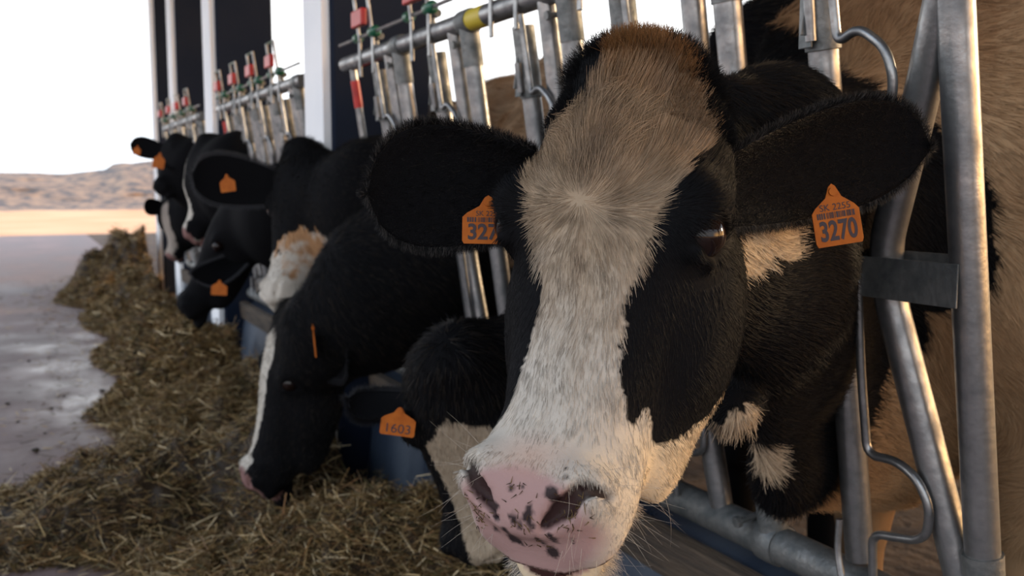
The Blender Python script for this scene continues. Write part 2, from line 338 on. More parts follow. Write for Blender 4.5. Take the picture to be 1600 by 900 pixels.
GZ = GZ + .012*np.vectorize(lambda a, b: mnoise.fractal(Vector((a*22, b*22, 0)), .8, 2, 3))(GX, GY)
nV = np.stack([GX.ravel(), GY.ravel(), GZ.ravel()], 1); a, b = GX.shape
I = (np.arange(a-1)[:, None]*b+np.arange(b-1)[None]).ravel(); nF = np.stack([I, I+1, I+b+1, I+b], 1)
okf = np.max(GZ.ravel()[nF], 1) > .0; nF = nF[okf]
def straw(n, ymin, ymax, lmin, lmax, wd, base_h=True, seed=1, spread=0.0, light=.0):
    r = np.random.default_rng(seed)
    y = ymin+(ymax-ymin)*r.random(n)**1.25; l = hay_left(y)
    xm = np.where((y > 3.2) & (y < 9.2), .955, 1.10); x = l-spread+(xm-l+spread)*r.random(n) if spread < 1 else l-spread*r.random(n)
    z = np.maximum(hay_h(x, y), 0)+r.random(n)*.028+.003
    th = r.random(n)*2*np.pi; el = r.normal(0, .42, n); L = lmin+(lmax-lmin)*r.random(n)**2
    d = np.stack([np.cos(th)*np.cos(el), np.sin(th)*np.cos(el), np.sin(el)], 1)
    if spread > 0: el0 = r.normal(0, .05, n); d[:, 2] = np.where(x < l, el0, d[:, 2]); z = np.where(x < l, .006+.01*r.random(n), z)
    s = np.cross(d, r.normal(size=(n, 3))); s /= np.linalg.norm(s, axis=1)[:, None]; bend = np.cross(d, s)*(r.normal(0, .30, n)*L)[:, None]
    c = np.stack([x, y, z], 1); w2 = wd*(.5+r.random(n))[:, None]
    P = [c-d*L[:, None]/2, c+bend*.5, c+d*L[:, None]/2]
    V = np.stack([P[0]-s*w2, P[0]+s*w2, P[1]-s*w2, P[1]+s*w2, P[2]-s*w2*.4, P[2]+s*w2*.4], 1).reshape(-1, 3)
    V[:, 2] = np.maximum(V[:, 2], .002)
    o = np.arange(n)[:, None]*6; F = np.concatenate([o+[0, 1, 3, 2], o+[2, 3, 5, 4]])
    pal = np.array([[.14, .080, .028], [.25, .155, .058], [.42, .29, .13], [.085, .066, .020], [.62, .48, .28], [.042, .025, .011], [.19, .090, .030]])
    p = np.array([.22, .22, .13, .16, .05+light, .15, .07]); p /= p.sum()
    c = pal[r.choice(7, n, p=p)]*(.7+.6*r.random(n))[:, None]
    return V, F, np.repeat(c, 6, 0)
parts = [(nV, nF, np.tile([.032, .019, .008], (len(nV), 1)))]
for args in [(80000, 1.8, 5.2, .02, .085, .0010, True, 1, .0), (22000, 1.8, 5.2, .04, .17, .0013, True, 2, .04, .08), (60000, 5, 13.1, .04, .14, .0022, True, 3, .05), (3000, 1.8, 13, .03, .10, .0014, True, 5, .40, .03), (700, 2.2, 13, .02, .09, .0015, True, 6, 1.6, .03)]:
    parts.append(straw(*args))
V = np.concatenate([p[0] for p in parts]); off = np.cumsum([0]+[len(p[0]) for p in parts]); F = np.concatenate([p[1]+off[i] for i, p in enumerate(parts)]); C = np.concatenate([p[2] for p in parts])
strawm = mat('chopped_hay', (.2, .15, .07), .6, spec=.35); at = nd(strawm, 'ShaderNodeAttribute', attribute_name='Col'); lk(strawm, at.outputs['Color'], bs(strawm).inputs['Base Color'])
me = bpy.data.meshes.new('hay'); fast_mesh(me, V, F); set_col(me, C)
tag(link('hay', me, strawm), 'long row of brown chopped hay heaped on the alley floor along the curb', 'hay', kind='stuff')
clodm = noisy(mat('manure_clod', (.04, .03, .02), .8), (.02, .016, .012), (.07, .05, .03), 40, bump=.5)
def clod(x, y, r, sd):
    bm = bmesh.new(); bmesh.ops.create_icosphere(bm, subdivisions=3, radius=r)
    for v in bm.verts:
        k = 1+.35*mnoise.noise(v.co*(1.2/r)+Vector((sd*3.1, sd, 0))); v.co = Vector((v.co.x*k*1.2, v.co.y*k, v.co.z*k*.65))
    z0 = min(v.co.z for v in bm.verts)
    for v in bm.verts: v.co += Vector((x, y, -z0-.001))
    me = bpy.data.meshes.new('clod'); bm.to_mesh(me); bm.free(); me.polygons.foreach_set('use_smooth', [True]*len(me.polygons))
    o = link('dirt_clod', me, clodm); o.data.transform(Matrix.Translation((-x, -y, 0))); o.location = (x, y, 0); return o
def floor_pt(px, py, z=0):
    r = FV + RV*((px-800)/FOC)+UV*((450-py)/FOC); s = (z-CAMZ)/r[2]; return CP+r*s
for i, (px, py, r) in enumerate([(132, 868, .014), (56, 706, .013), (110, 890, .009), (146, 888, .006), (80, 640, .008), (130, 655, .010), (45, 565, .008), (148, 497, .012), (12, 632, .009), (100, 620, .007), (160, 612, .012), (178, 640, .010), (70, 678, .006), (28, 660, .007)]):
    p = floor_pt(px, py)
    if p[0] > hay_left(p[1]): continue
    o = clod(p[0], p[1], r, i)
    tag(o, ['dark manure clod alone on the wet floor at the bottom left', 'dark clod on the concrete floor left of the large hay heap'][i] if i < 2 else 'small dark crumb of dirt lying on the alley floor', 'dirt clod', None if i < 2 else 'crumbs of dirt on the alley floor')

# ------------------------------------------------------------------ cows: implicit surfaces, painted coat, fur
def smin(a, b, k):
    h = np.clip(.5+.5*(b-a)/k, 0, 1); return b*(1-h)+a*h-k*h*(1-h)
def smax(a, b, k): return -smin(-a, -b, k)
def f_ell(c, r, R=None):
    c = np.array(c, float); r = np.array(r, float)
    def f(P):
        q = P-c
        if R is not None: q = q@R
        k = np.sqrt(((q/r)**2).sum(-1)); k2 = np.sqrt(((q/r**2)**2).sum(-1))+1e-9
        return k*(k-1)/k2
    return f
def f_cone(a, b, ra, rb, flat=None, fk=1.0):          # round cone; flat: axis squeezed by fk
    a = np.array(a, float); b = np.array(b, float)
    if flat is not None: flat = np.array(flat, float); flat = flat/np.linalg.norm(flat)
    def sq(q): return q if flat is None else q + np.multiply.outer(q@flat, flat)*(1/fk-1)
    ba = sq(b-a); L = (ba*ba).sum()
    def f(P):
        q = sq(P-a); t = np.clip((q@ba)/L, 0, 1)
        return np.sqrt(((q-t[..., None]*ba)**2).sum(-1))-(ra+(rb-ra)*t)
    return f
def f_loft(ku, kd, kv, kw, n=2.3, taper=.25):         # head sections along u: dorsal, ventral, half width
    def f(P):
        x, u, v = P[..., 0], P[..., 1], P[..., 2]
        d = np.interp(u, ku, kd); e = np.interp(u, ku, kv); w = np.interp(u, ku, kw)
        c = (d+e)/2; h = (d-e)/2; t = (v-c)/h
        ww = w*(1-taper*np.clip(-t, 0, 1))
        r = (np.abs(x/ww)**n+np.abs(t)**n)**(1/n)
        dd = (r-1)*np.minimum(ww, h)
        ends = np.maximum(ku[0]-u, u-ku[-1])
        return np.maximum(dd, ends)
    return f
class Field:
    def __init__(s): s.ops = []
    def add(s, f, k=.02): s.ops.append(('u', f, k)); return s
    def sub(s, f, k=.01): s.ops.append(('s', f, k)); return s
    def __call__(s, P):
        d = None
        for m, f, k in s.ops:
            e = f(P)
            d = e if d is None else (smin(d, e, k) if m == 'u' else smax(d, -e, k))
        return d
def axis_grid(lo, hi, f0, f1, fine, coarse):          # fine spacing between f0 and f1, growing outside
    a = [f0]; 
    while a[-1] < f1: a.append(a[-1]+fine)
    st = fine
    while a[-1] < hi: st = min(st*1.25, coarse); a.append(a[-1]+st)
    b = [f0]; st = fine
    while b[-1] > lo: st = min(st*1.25, coarse); b.append(b[-1]-st)
    return np.array(b[:0:-1]+a)
def surface(field, gx, gy, gz):
    nx, ny, nz = len(gx), len(gy), len(gz); B = 8
    val = np.ones((nx, ny, nz), np.float32)*9
    for i in range(0, nx, B):
        xs_ = gx[i:i+B]
        jj = np.arange(0, ny, B); kk = np.arange(0, nz, B)
        cx = (xs_[0]+gx[min(i+B, nx-1)])/2
        cy = np.array([(gy[j]+gy[min(j+B, ny-1)])/2 for j in jj]); cz = np.array([(gz[k]+gz[min(k+B, nz-1)])/2 for k in kk])
        hx_ = (gx[min(i+B, nx-1)]-xs_[0])/2; hy_ = np.array([(gy[min(j+B, ny-1)]-gy[j])/2 for j in jj]); hz_ = np.array([(gz[min(k+B, nz-1)]-gz[k])/2 for k in kk])
        CY, CZ = np.meshgrid(cy, cz, indexing='ij'); P = np.stack([np.full_like(CY, cx), CY, CZ], -1); d = field(P)
        rad = np.sqrt(hx_**2+hy_[:, None]**2+hz_[None]**2)
        for a in range(len(jj)):
            for b in range(len(kk)):
                sl = (slice(i, i+B), slice(jj[a], jj[a]+B), slice(kk[b], kk[b]+B))
                if abs(d[a, b]) > rad[a, b]*1.7+.02: val[sl] = d[a, b]; continue
                Q = np.stack(np.meshgrid(gx[sl[0]], gy[sl[1]], gz[sl[2]], indexing='ij'), -1); val[sl] = field(Q)
    ins = val < 0
    c = [ins[a:nx-1+a, b:ny-1+b, d:nz-1+d] for a in (0, 1) for b in (0, 1) for d in (0, 1)]
    allc = np.logical_and.reduce(c); anyc = np.logical_or.reduce(c); act = np.argwhere(anyc & ~allc)
    idx = -np.ones((nx-1, ny-1, nz-1), np.int64); idx[act[:, 0], act[:, 1], act[:, 2]] = np.arange(len(act))
    pos = np.zeros((len(act), 3)); cnt = np.zeros(len(act))
    G = (gx, gy, gz)
    for ax in range(3):
        o1, o2 = [q for q in range(3) if q != ax]
        for a in (0, 1):
            for b in (0, 1):
                p0 = act.copy(); p0[:, o1] += a; p0[:, o2] += b; p1 = p0.copy(); p1[:, ax] += 1
                v0 = val[p0[:, 0], p0[:, 1], p0[:, 2]]; v1 = val[p1[:, 0], p1[:, 1], p1[:, 2]]
                m = (v0 < 0) != (v1 < 0); t = np.where(m, v0/(v0-v1+1e-12), 0)
                q = np.stack([G[k][p0[:, k]] for k in range(3)], 1); q[:, ax] = G[ax][p0[:, ax]]*(1-t)+G[ax][p1[:, ax]]*t
                pos[m] += q[m]; cnt[m] += 1
    V = pos/np.maximum(cnt, 1)[:, None]; Fs = []
    for ax in range(3):
        o1, o2 = [(1, 2), (2, 0), (0, 1)][ax]
        s0 = [slice(None)]*3; s1 = [slice(None)]*3; s0[ax] = slice(0, -1); s1[ax] = slice(1, None)
        e = np.argwhere(ins[tuple(s0)] != ins[tuple(s1)])
        e = e[(e[:, o1] > 0) & (e[:, o2] > 0) & (e[:, o1] < [nx, ny, nz][o1]-1) & (e[:, o2] < [nx, ny, nz][o2]-1)]
        q = []
        for a, b in ((1, 1), (0, 1), (0, 0), (1, 0)):
            t = e.copy(); t[:, o1] -= a; t[:, o2] -= b; q.append(idx[t[:, 0], t[:, 1], t[:, 2]])
        q = np.stack(q, 1); fl = ins[e[:, 0], e[:, 1], e[:, 2]]; q[~fl] = q[~fl][:, ::-1]; Fs.append(q)
    F = np.concatenate(Fs); F = F[(F >= 0).all(1)]
    # one relaxation pass against terracing
    for _ in range(2):
        A = np.zeros_like(V); n = np.zeros(len(V))
        for a in range(4):
            b = (a+1) % 4; np.add.at(A, F[:, a], V[F[:, b]]); np.add.at(n, F[:, a], 1); np.add.at(A, F[:, b], V[F[:, a]]); np.add.at(n, F[:, b], 1)
        V = V*.5+.5*A/np.maximum(n, 1)[:, None]
    return V, F
def vnormals(V, F):
    n = np.cross(V[F[:, 2]]-V[F[:, 0]], V[F[:, 3]]-V[F[:, 1]]); N = np.zeros_like(V)
    for a in range(4): np.add.at(N, F[:, a], n)
    return N/(np.linalg.norm(N, axis=1)[:, None]+1e-12)
def vnoise(P, s, o=2, seed=0.0):                      # cheap smooth noise from sines
    P = P*s; r = np.zeros(P.shape[:-1]); a = 1.0
    for k in range(o):
        r += a*(np.sin(P[..., 0]*1.7+2.3*np.sin(P[..., 1]*1.3+seed)+seed)+np.sin(P[..., 1]*1.9+1.9*np.sin(P[..., 2]*1.5+1.1*seed))+np.sin(P[..., 2]*1.6+2.1*np.sin(P[..., 0]*1.4+.7*seed)))/3
        P = P*2.17+1.3; a *= .55
    return r
def in_poly(x, y, poly):
    x = np.asarray(x); r = np.zeros(x.shape, bool); n = len(poly)
    for i in range(n):
        x0, y0 = poly[i]; x1, y1 = poly[(i+1) % n]
        m = ((y0 > y) != (y1 > y)); r ^= m & (x < (x1-x0)*(y-y0)/(y1-y0+1e-12)+x0)
    return r
# ---- head: local x lateral, u from poll to muzzle, v outward from the forehead
def head_field(mouth=True, cut=True):
    ku = [-.045, -.02, .01, .05, .10, .16, .21, .26, .32, .38, .42, .445, .462, .485, .505, .520, .533]
    kd = [-.075, -.035, -.015, -.004, .002, .003, -.002, -.010, -.016, -.015, -.008, -.001, -.004, -.020, -.040, -.062, -.085]
    kv = [-.11, -.135, -.155, -.175, -.20, -.225, -.238, -.240, -.230, -.208, -.180, -.160, -.145, -.125, -.115, -.11, -.10]
    kw = [.022, .055, .080, .096, .103, .106, .103, .096, .083, .069, .063, .064, .066, .064, .057, .045, .025]
    uu = np.linspace(ku[0], ku[-1], 120); sm = lambda k: np.convolve(np.pad(np.interp(uu, ku, k), 6, 'edge'), np.hanning(13)/np.hanning(13).sum(), 'valid')
    H = Field(); H.add(f_loft(uu, sm(kd), sm(kv), sm(kw)))
    H.add(f_ell((0, -.012, -.045), (.062, .042, .042)), .03)          # poll knob
    for q in (-1, 1):
        H.add(f_ell((q*.094, .150, -.042), (.026, .040, .034)), .03)  # brow over the orbit
        H.add(f_ell((q*.083, .235, -.155), (.036, .095, .065)), .04)   # masseter
        H.add(f_ell((q*.066, .335, -.165), (.024, .10, .050)), .04)     # jaw line
        H.add(f_ell((q*.046, .455, -.028), (.028, .032, .030)), .02)  # nostril wing
        H.add(f_ell((q*.046, .45, -.080), (.028, .06, .040)), .03)
        H.sub(f_ell((q*.116, .170, -.048), (.033, .032, .027)), .008) # socket
        H.add(f_cone((q*.104, .145, -.042), (q*.108, .150, -.070), .009, .006), .012)   # upper lid
        H.add(f_cone((q*.104, .145, -.042), (q*.102, .160, -.026), .008, .006), .012)
        H.add(f_cone((q*.101, .192, -.034), (q*.105, .192, -.064), .006, .006), .010)   # lower lid
    H.add(f_ell((0, .468, -.028), (.045, .040, .026)), .02)
    H.add(f_ell((0, .505, -.128), (.048, .050, .026)), .012)          # chin
    for q in (-1, 1):
        if not cut: break
        H.sub(f_cone((q*.022, .492, -.020), (q*.040, .474, -.010), .005, .0095), .006)
        H.sub(f_cone((q*.040, .474, -.010), (q*.057, .450, -.002), .0095, .0075), .006)
        H.sub(f_cone((q*.057, .450, -.002), (q*.070, .452, -.030), .0065, .005), .005)
    if mouth and cut:
        H.sub(f_cone((-.045, .524, -.092), (.045, .524, -.092), .008, .008), .006)
        H.sub(f_cone((-.068, .48, -.100), (-.045, .524, -.092), .004, .008), .006)
        H.sub(f_cone((.068, .48, -.100), (.045, .524, -.092), .004, .008), .006)
    return H
class Head:
    def __init__(s, org, U, V, scale=1.0, sc=(1, 1, 1)):
        U = np.array(U, float); U /= np.linalg.norm(U); V = np.array(V, float); V = V-U*(V@U); V /= np.linalg.norm(V)
        s.X = np.cross(V, U)*1.0; s.R = np.stack([s.X, U, V], 1); s.org = np.array(org, float); s.s = np.array(sc, float)*scale
        s.field = head_field()
    def loc(s, P): return ((P-s.org)@s.R)/s.s
    def w(s, p): return (np.array(p, float)*s.s)@s.R.T+s.org
    def __call__(s, P): return s.field(s.loc(P))*s.s.min()
def ear_mesh(B, T, N, W, cup=.35, th=.006, nu=22, nv=14, curl=.12, W0=.42):
    B = np.array(B, float); T = np.array(T, float); ax = T-B; L = np.linalg.norm(ax); ax /= L
    N = np.array(N, float); N = N-ax*(N@ax); N /= np.linalg.norm(N); S = np.cross(ax, N)
    V = []
    for layer in (0, 1):
        for i in range(nu+1):
            t = i/nu; wd = W*.5*(W0+(1-W0)*math.sin(min(t/.70, 1)*math.pi/2))*math.sqrt(max(1-max((t-.66)/.34, 0)**2.3, 0.0004))
            cp = cup*(1.25-.75*t)
            for j in range(nv+1):
                a = (j/nv*2-1); ang = a*math.pi*.5*min(cp*2, 1.6)
                k = max(math.sin(math.pi*.5*min(cp*2, 1.6)), .3) if min(cp*2, 1.6) < 1 else 1
                sx = math.sin(ang)/k*wd; dz = -(math.cos(ang))*wd*cp*1.6
                p = B+ax*(L*t)+S*sx+N*dz+N*(-curl*L*t*t)
                if layer: p = p-N*th*(1-.6*abs(a)**4)*(1-.5*t)
                V.append(p)
    V = np.array(V); m = nv+1; o = (nu+1)*m; F = []
    for i in range(nu):
        for j in range(nv):
            a = i*m+j; F.append((a, a+m, a+m+1, a+1)); F.append((o+a, o+a+1, o+a+m+1, o+a+m))
    for i in range(nu):
        F.append((i*m, o+i*m, o+(i+1)*m, (i+1)*m)); a = i*m+nv; F.append((a, a+m, o+a+m, o+a))
    for j in range(nv):
        a = nu*m+j; F.append((a, o+a, o+a+1, a+1))
    # fringe points along the rim with outward direction
    rim = [(V[i*m+0], -S) for i in range(2, nu+1)]+[(V[nu*m+nv//2], ax)]+[(V[i*m+nv], S) for i in range(nu, 1, -1)]
    return V, np.array(F), dict(rim=rim, ax=ax, N=N, S=S, L=L)
coat = mat('cow_coat', (.5, .5, .5), .62, spec=.08)
at = nd(coat, 'ShaderNodeAttribute', attribute_name='Col'); lk(coat, at.outputs['Color'], bs(coat).inputs['Base Color'])
at2 = nd(coat, 'ShaderNodeAttribute', attribute_name='Wet'); mr = nd(coat, 'ShaderNodeMapRange'); mr.inputs['To Min'].default_value = .85; mr.inputs['To Max'].default_value = .30
lk(coat, at2.outputs['Fac'], mr.inputs[0]); lk(coat, mr.outputs[0], bs(coat).inputs['Roughness'])
n_ = nd(coat, 'ShaderNodeTexNoise', i_Scale=260, i_Detail=3); tc_ = nd(coat, 'ShaderNodeTexCoord'); lk(coat, tc_.outputs['Object'], n_.inputs['Vector'])
bp_ = nd(coat, 'ShaderNodeBump', i_Strength=.25, i_Distance=.002); lk(coat, n_.outputs[0], bp_.inputs['Height']); lk(coat, bp_.outputs[0], bs(coat).inputs['Normal'])
furm = mat('cow_fur', (.5, .5, .5), .55, spec=.14)
at = nd(furm, 'ShaderNodeAttribute', attribute_name='Col'); lk(furm, at.outputs['Color'], bs(furm).inputs['Base Color'])
eyem = mat('cow_eye', (.010, .005, .004), .04, spec=.32)
scleram = mat('eye_white', (.22, .17, .17), .15)
def make_fur(name, parent, roots, dirs, norms, length, color, rad=.0004, lift=.35, npts=4, seed=0, jit=1.0):
    n = len(roots); r = np.random.default_rng(seed)
    length = np.broadcast_to(length, (n,)).astype(float)*(.65+.6*r.random(n)); lift = np.broadcast_to(lift, (n,))[:, None]
    cu = bpy.data.hair_curves.new(name); cu.add_curves([npts]*n)
    d0 = dirs+norms*lift*2+r.normal(0, .10*jit, (n, 3)); d0 /= np.linalg.norm(d0, axis=1)[:, None]
    d1 = dirs+norms*lift*.35+r.normal(0, .16*jit, (n, 3)); d1 /= np.linalg.norm(d1, axis=1)[:, None]
    P = [roots-norms*.0008]; 
    for k in range(1, npts):
        t = k/(npts-1); d = d0*(1-t)+d1*t; d /= np.linalg.norm(d, axis=1)[:, None]; P.append(P[-1]+d*(length/(npts-1))[:, None])
    P = np.stack(P, 1).reshape(-1, 3).astype(np.float32)
    cu.position_data.foreach_set('vector', P.ravel())
    a = cu.attributes.get('radius') or cu.attributes.new('radius', 'FLOAT', 'POINT')
    R = np.tile(np.linspace(1, .25, npts), n)*np.repeat(np.broadcast_to(rad, (n,)), npts); a.data.foreach_set('value', R.astype(np.float32))
    a = cu.attributes.new('Col', 'FLOAT_COLOR', 'CURVE'); Cc = np.ones((n, 4), np.float32); Cc[:, :3] = color; a.data.foreach_set('color', Cc.ravel())
    o = link(name, cu, furm, parent); return o
def sample_faces(V, F, N, n, weight, seed=1):
    r = np.random.default_rng(seed); c = V[F].mean(1)
    ar = np.linalg.norm(np.cross(V[F[:, 2]]-V[F[:, 0]], V[F[:, 3]]-V[F[:, 1]]), axis=1)*.5*weight(c)
    f = r.choice(len(F), n, p=ar/ar.sum()); a, b = r.random(n)[:, None], r.random(n)[:, None]
    Q = F[f]; p = (V[Q[:, 0]]*(1-a)+V[Q[:, 1]]*a)*(1-b)+(V[Q[:, 3]]*(1-a)+V[Q[:, 2]]*a)*b
    m = N[Q].mean(1); return p, m/(np.linalg.norm(m, axis=1)[:, None]+1e-9)
BLK = np.array([.0048, .0048, .0056]); WHT = np.array([.50, .455, .39])
def ear_tag(parent, pos, right, up, wd, ht, text=None, small=None, thick=.0018, bars=True, m=None):
    right = Vector(right).normalized(); up = Vector(up); up = (up-right*up.dot(right)).normalized(); nrm = right.cross(up); pos = Vector(pos)
    w2, h = wd/2, ht
    out = [(-w2*.93, -h), (-w2*.8, -h-.0), (w2*.8, -h), (w2*.93, -h), (w2, -h+.07*h), (w2, -.38*h), (w2*.82, -.28*h), (w2*.34, -.12*h), (w2*.14, .08*h), (0, .13*h), (-w2*.14, .08*h), (-w2*.34, -.12*h), (-w2*.82, -.28*h), (-w2, -.38*h), (-w2, -h+.07*h)]
    mb = MB(); A = [pos+right*x+up*y+nrm*thick/2 for x, y in out]; Bk = [p-nrm*thick for p in A]; n = len(out)
    mb.add(A+Bk, [tuple(range(n)), tuple(range(2*n-1, n-1, -1))]+[(i, (i+1) % n, n+(i+1) % n, n+i) for i in range(n)])
    o = mb.build('ear_tag', orange, parent, smooth=False); o['label'] = 'orange plastic ear tag'
    bt = MB(); q = pos+up*(-.02*h); bt.tube([q-nrm*.004, q+nrm*.004], wd*.09, 14); bt.build('tag_button', orange, o)
    def txt(s, size, cx, cy, sx, bold):
        c = bpy.data.curves.new('lettering', 'FONT'); c.body = s; c.size = size; c.align_x = 'CENTER'; c.align_y = 'CENTER'; c.offset = bold; c.extrude = .0001
        t = bpy.data.objects.new('lettering', c); COL.objects.link(t); dg = bpy.context.evaluated_depsgraph_get(); me = bpy.data.meshes.new_from_object(t.evaluated_get(dg))
        bpy.data.objects.remove(t); T = Matrix(((right.x*sx, up.x, nrm.x, 0), (right.y*sx, up.y, nrm.y, 0), (right.z*sx, up.z, nrm.z, 0), (0, 0, 0, 1)))
        me.transform(Matrix.Translation(pos+right*cx+up*cy+nrm*(thick/2+.0004)) @ T); me.materials.clear(); return link('number_print', me, ink, o)
    if text: txt(text, ht*.50, 0, -.74*h, wd/(ht*.50*.56*len(text))*.90, ht*.014 if '6' not in text else 0)
    if small: txt(small, ht*.17, 0, -.30*h, 1.0, .0)
    if bars and text:
        b = MB(); r = random.Random(5); x = -w2*.78
        while x < w2*.78:
            ww = wd*r.choice([.006, .010, .016]); b.box(pos+right*x+up*(-.44*h)+nrm*(thick/2+.0002), right*ww, up*(ht*.055), nrm*.0002); x += ww*2+wd*r.choice([.008, .014, .02])
        b.build('barcode', ink, o, smooth=False)
    return o
def add_eye(parent, H, q, r=.0245):
    c = H.w((q*.0965, .170, -.047)); bm = bmesh.new(); bmesh.ops.create_uvsphere(bm, u_segments=32, v_segments=20, radius=r*H.s.mean())
    me = bpy.data.meshes.new('eye'); bm.to_mesh(me); bm.free(); me.transform(Matrix.Translation(c)); me.polygons.foreach_set('use_smooth', [True]*len(me.polygons)); return link('eye', me, eyem, parent)
def flow_dirs(H, P, N):                               # hair flow of the face: whorl between the eyes, down to the muzzle, up to the poll
    L = H.loc(P); x, u = L[:, 0], L[:, 1]-.165
    g = np.clip((.5-u/.06)*.5+.25, 0, 1)              # 1 above the whorl
    dx = np.sign(x)*np.clip(np.abs(x)/.05, 0, 1)*(.25+.9*np.exp(-(u/.05)**2))
    du = np.where(u > 0, np.clip(u/.03, .05, 1), np.clip(u/.03, -1, -.05))
    D = np.stack([dx, du, -.35*np.clip(np.abs(x)/.08, 0, 1)], 1)
    back = L[:, 2] < -.10; D[back] = np.array([0, .25, -1.0]); D = D+.25*np.stack([vnoise(L, 30, 2, 3), vnoise(L, 30, 2, 5), vnoise(L, 30, 2, 8)], 1)
    W = D@H.R.T; W -= N*(W*N).sum(1)[:, None]; return W/(np.linalg.norm(W, axis=1)[:, None]+1e-9)

# ---- the near cow, tag 3270
def hero():
    H = Head((.5558, .8618, 1.262), (-.384, -.222, -.8933), (-.7374, -.5066, .4468), 1.0, (1.06, .93, .92))
    Fd = Field(); Fd.add(H)
    n0 = H.w((0, .07, -.12)); n0b = H.w((0, .17, -.13))
    n1 = PX(1215, 290, 1.36); n2 = PX(1300, 320, 1.74); n3 = np.array([1.66, 1.36, 1.28])
    side = (.45, -.89, 0)
    Fd.add(f_cone(n0, n1, .105, .150, side, .62), .05); Fd.add(f_cone(n1, n2, .150, .21, side, .62), .06); Fd.add(f_cone(n2, n3, .21, .34, side, .75), .08)
    Fd.add(f_cone(n0b, PX(1215, 430, 1.30), .085, .125, side, .72), .06)
    Fd.add(f_cone(PX(1215, 430, 1.30), PX(1275, 560, 1.70), .125, .16, side, .6), .06)
    Fd.add(f_cone(PX(1190, 560, 1.36), PX(1228, 735, 1.56), .055, .055, side, .6), .06)      # throat and dewlap
    Fd.add(f_cone(PX(1228, 735, 1.56), PX(1390, 640, 1.92), .060, .20, side, .7), .07)
    Fd.add(f_ell(PX(1140, 640, 1.28), (.035, .035, .03)), .05)
    Fd.add(f_ell(PX(1330, 95, 1.85), (.20, .13, .13)), .08)
    Fd.add(f_ell((1.80, 1.29, 1.12), (.50, .40, .52)), .12)                                   # shoulders
    Fd.add(f_ell((2.75, 1.27, 1.02), (1.15, .37, .50)), .15)                                  # barrel
    Fd.add(f_ell((1.72, 1.30, 1.55), (.35, .14, .16)), .12)                                   # withers
    Fd.add(f_ell((3.6, 1.30, 1.22), (.40, .34, .32)), .12)
    for x, y in ((1.60, 1.08), (1.60, 1.48), (3.6, 1.08), (3.6, 1.50)):
        Fd.add(f_cone((x, y, .80), (x-.03 if x < 2 else x+.06, y, .42), .12, .058), .08); Fd.add(f_cone((x-.03 if x < 2 else x+.06, y, .42), (x, y, .07), .050, .045), .03); Fd.add(f_cone((x, y, .07), (x-.05, y, .04), .055, .045), .02)
    gx = axis_grid(.0, 4.15, .22, .98, .0042, .035); gy = axis_grid(.55, 1.85, .60, 1.22, .0042, .035); gz = axis_grid(0, 1.85, .70, 1.36, .0042, .035)
    V, F = surface(Fd, gx, gy, gz); N = vnormals(V, F)
    e1 = ear_mesh(H.w((-.080, .110, -.085)), PX(580, 296, 1.10), np.array([-.35, -.85, -.25]), .142, .40, .006, curl=-.10, W0=.50)
    e2 = ear_mesh(H.w((.080, .105, -.095)), PX(1432, 226, 1.17), np.array([-.55, -.70, -.30]), .132, .40, .006, curl=-.06, W0=.50)
    return H, V, F, N, e1, e2
def build_hero():
    H, V, F, N, e1, e2 = hero()
    root = empty('dairy_cow', (1.3, 1.25, 0)); tag(root, 'black and white cow in front with tag 3270, face to the camera', 'cow')
    allV = np.concatenate([V, e1[0], e2[0]]); allF = np.concatenate([F, e1[1]+len(V), e2[1]+len(V)+len(e1[0])])
    me = np_mesh('body', allV, allF); C, Wt = hero_paint(H, allV, len(V)); set_col(me, C)
    a = me.attributes.new('Wet', 'FLOAT', 'POINT'); a.data.foreach_set('value', Wt.astype(np.float32))
    body = link('body', me, coat, root)
    for q in (-1, 1): add_eye(root, H, q)
    return H, V, F, N, e1, e2, root, body
BLAZE = [(-.28, -.09), (-.25, -.05), (-.20, -.026), (-.26, .018), (-.36, .042), (-.62, .061), (-.80, .09), (-.82, .115), (-.74, .14), (-.60, .177), (-.51, .211), (-.395, .249), (-.377, .284), (-.39, .318), (-.47, .36), (-.62, .39), (-1.0, .405), (-3.2, .42), (-3.2, .8), (3.2, .8), (3.2, .15),
         (2.5, .18), (2.38, .22), (2.2, .29), (2.08, .335), (2.0, .362), (1.75, .38), (1.45, .364), (1.2, .352), (1.05, .375), (.92, .364), (.77, .338), (.605, .302), (.54, .264), (.575, .235), (.60, .208), (.585, .174), (.63, .145), (.74, .12), (.92, .086), (1.02, .052), (.84, .013), (.60, -.02), (.36, -.04), (.30, -.09)]
NECKBLK = [(-2, 2.2), (-.27, 1.40), (-.241, 1.36), (-.235, 1.33), (-.225, 1.315), (-.175, 1.305), (-.144, 1.268), (-.124, 1.242), (-.096, 1.256), (-.062, 1.225), (-.017, 1.197), (.003, 1.133), (.019, 1.033), (.011, .981), (-.011, .943), (-.085, .926), (-.086, .864), (-.102, .849), (-.142, .84), (-.155, .75), (-.178, .69), (-.20, .65), (-.24, .63), (-.9, .55), (-2, .5)]
CHEEK = [(-.24, 1.040), (-.246, 1.09), (-.236, 1.105), (-.226, 1.112), (-.217, 1.120), (-.207, 1.118), (-.201, 1.092), (-.196, 1.062), (-.205, 1.056), (-.221, 1.066), (-.228, 1.050)]
UNCUT = head_field(cut=False)
def mix(a, b, t): t = np.asarray(t)[:, None]; return a*(1-t)+b*t
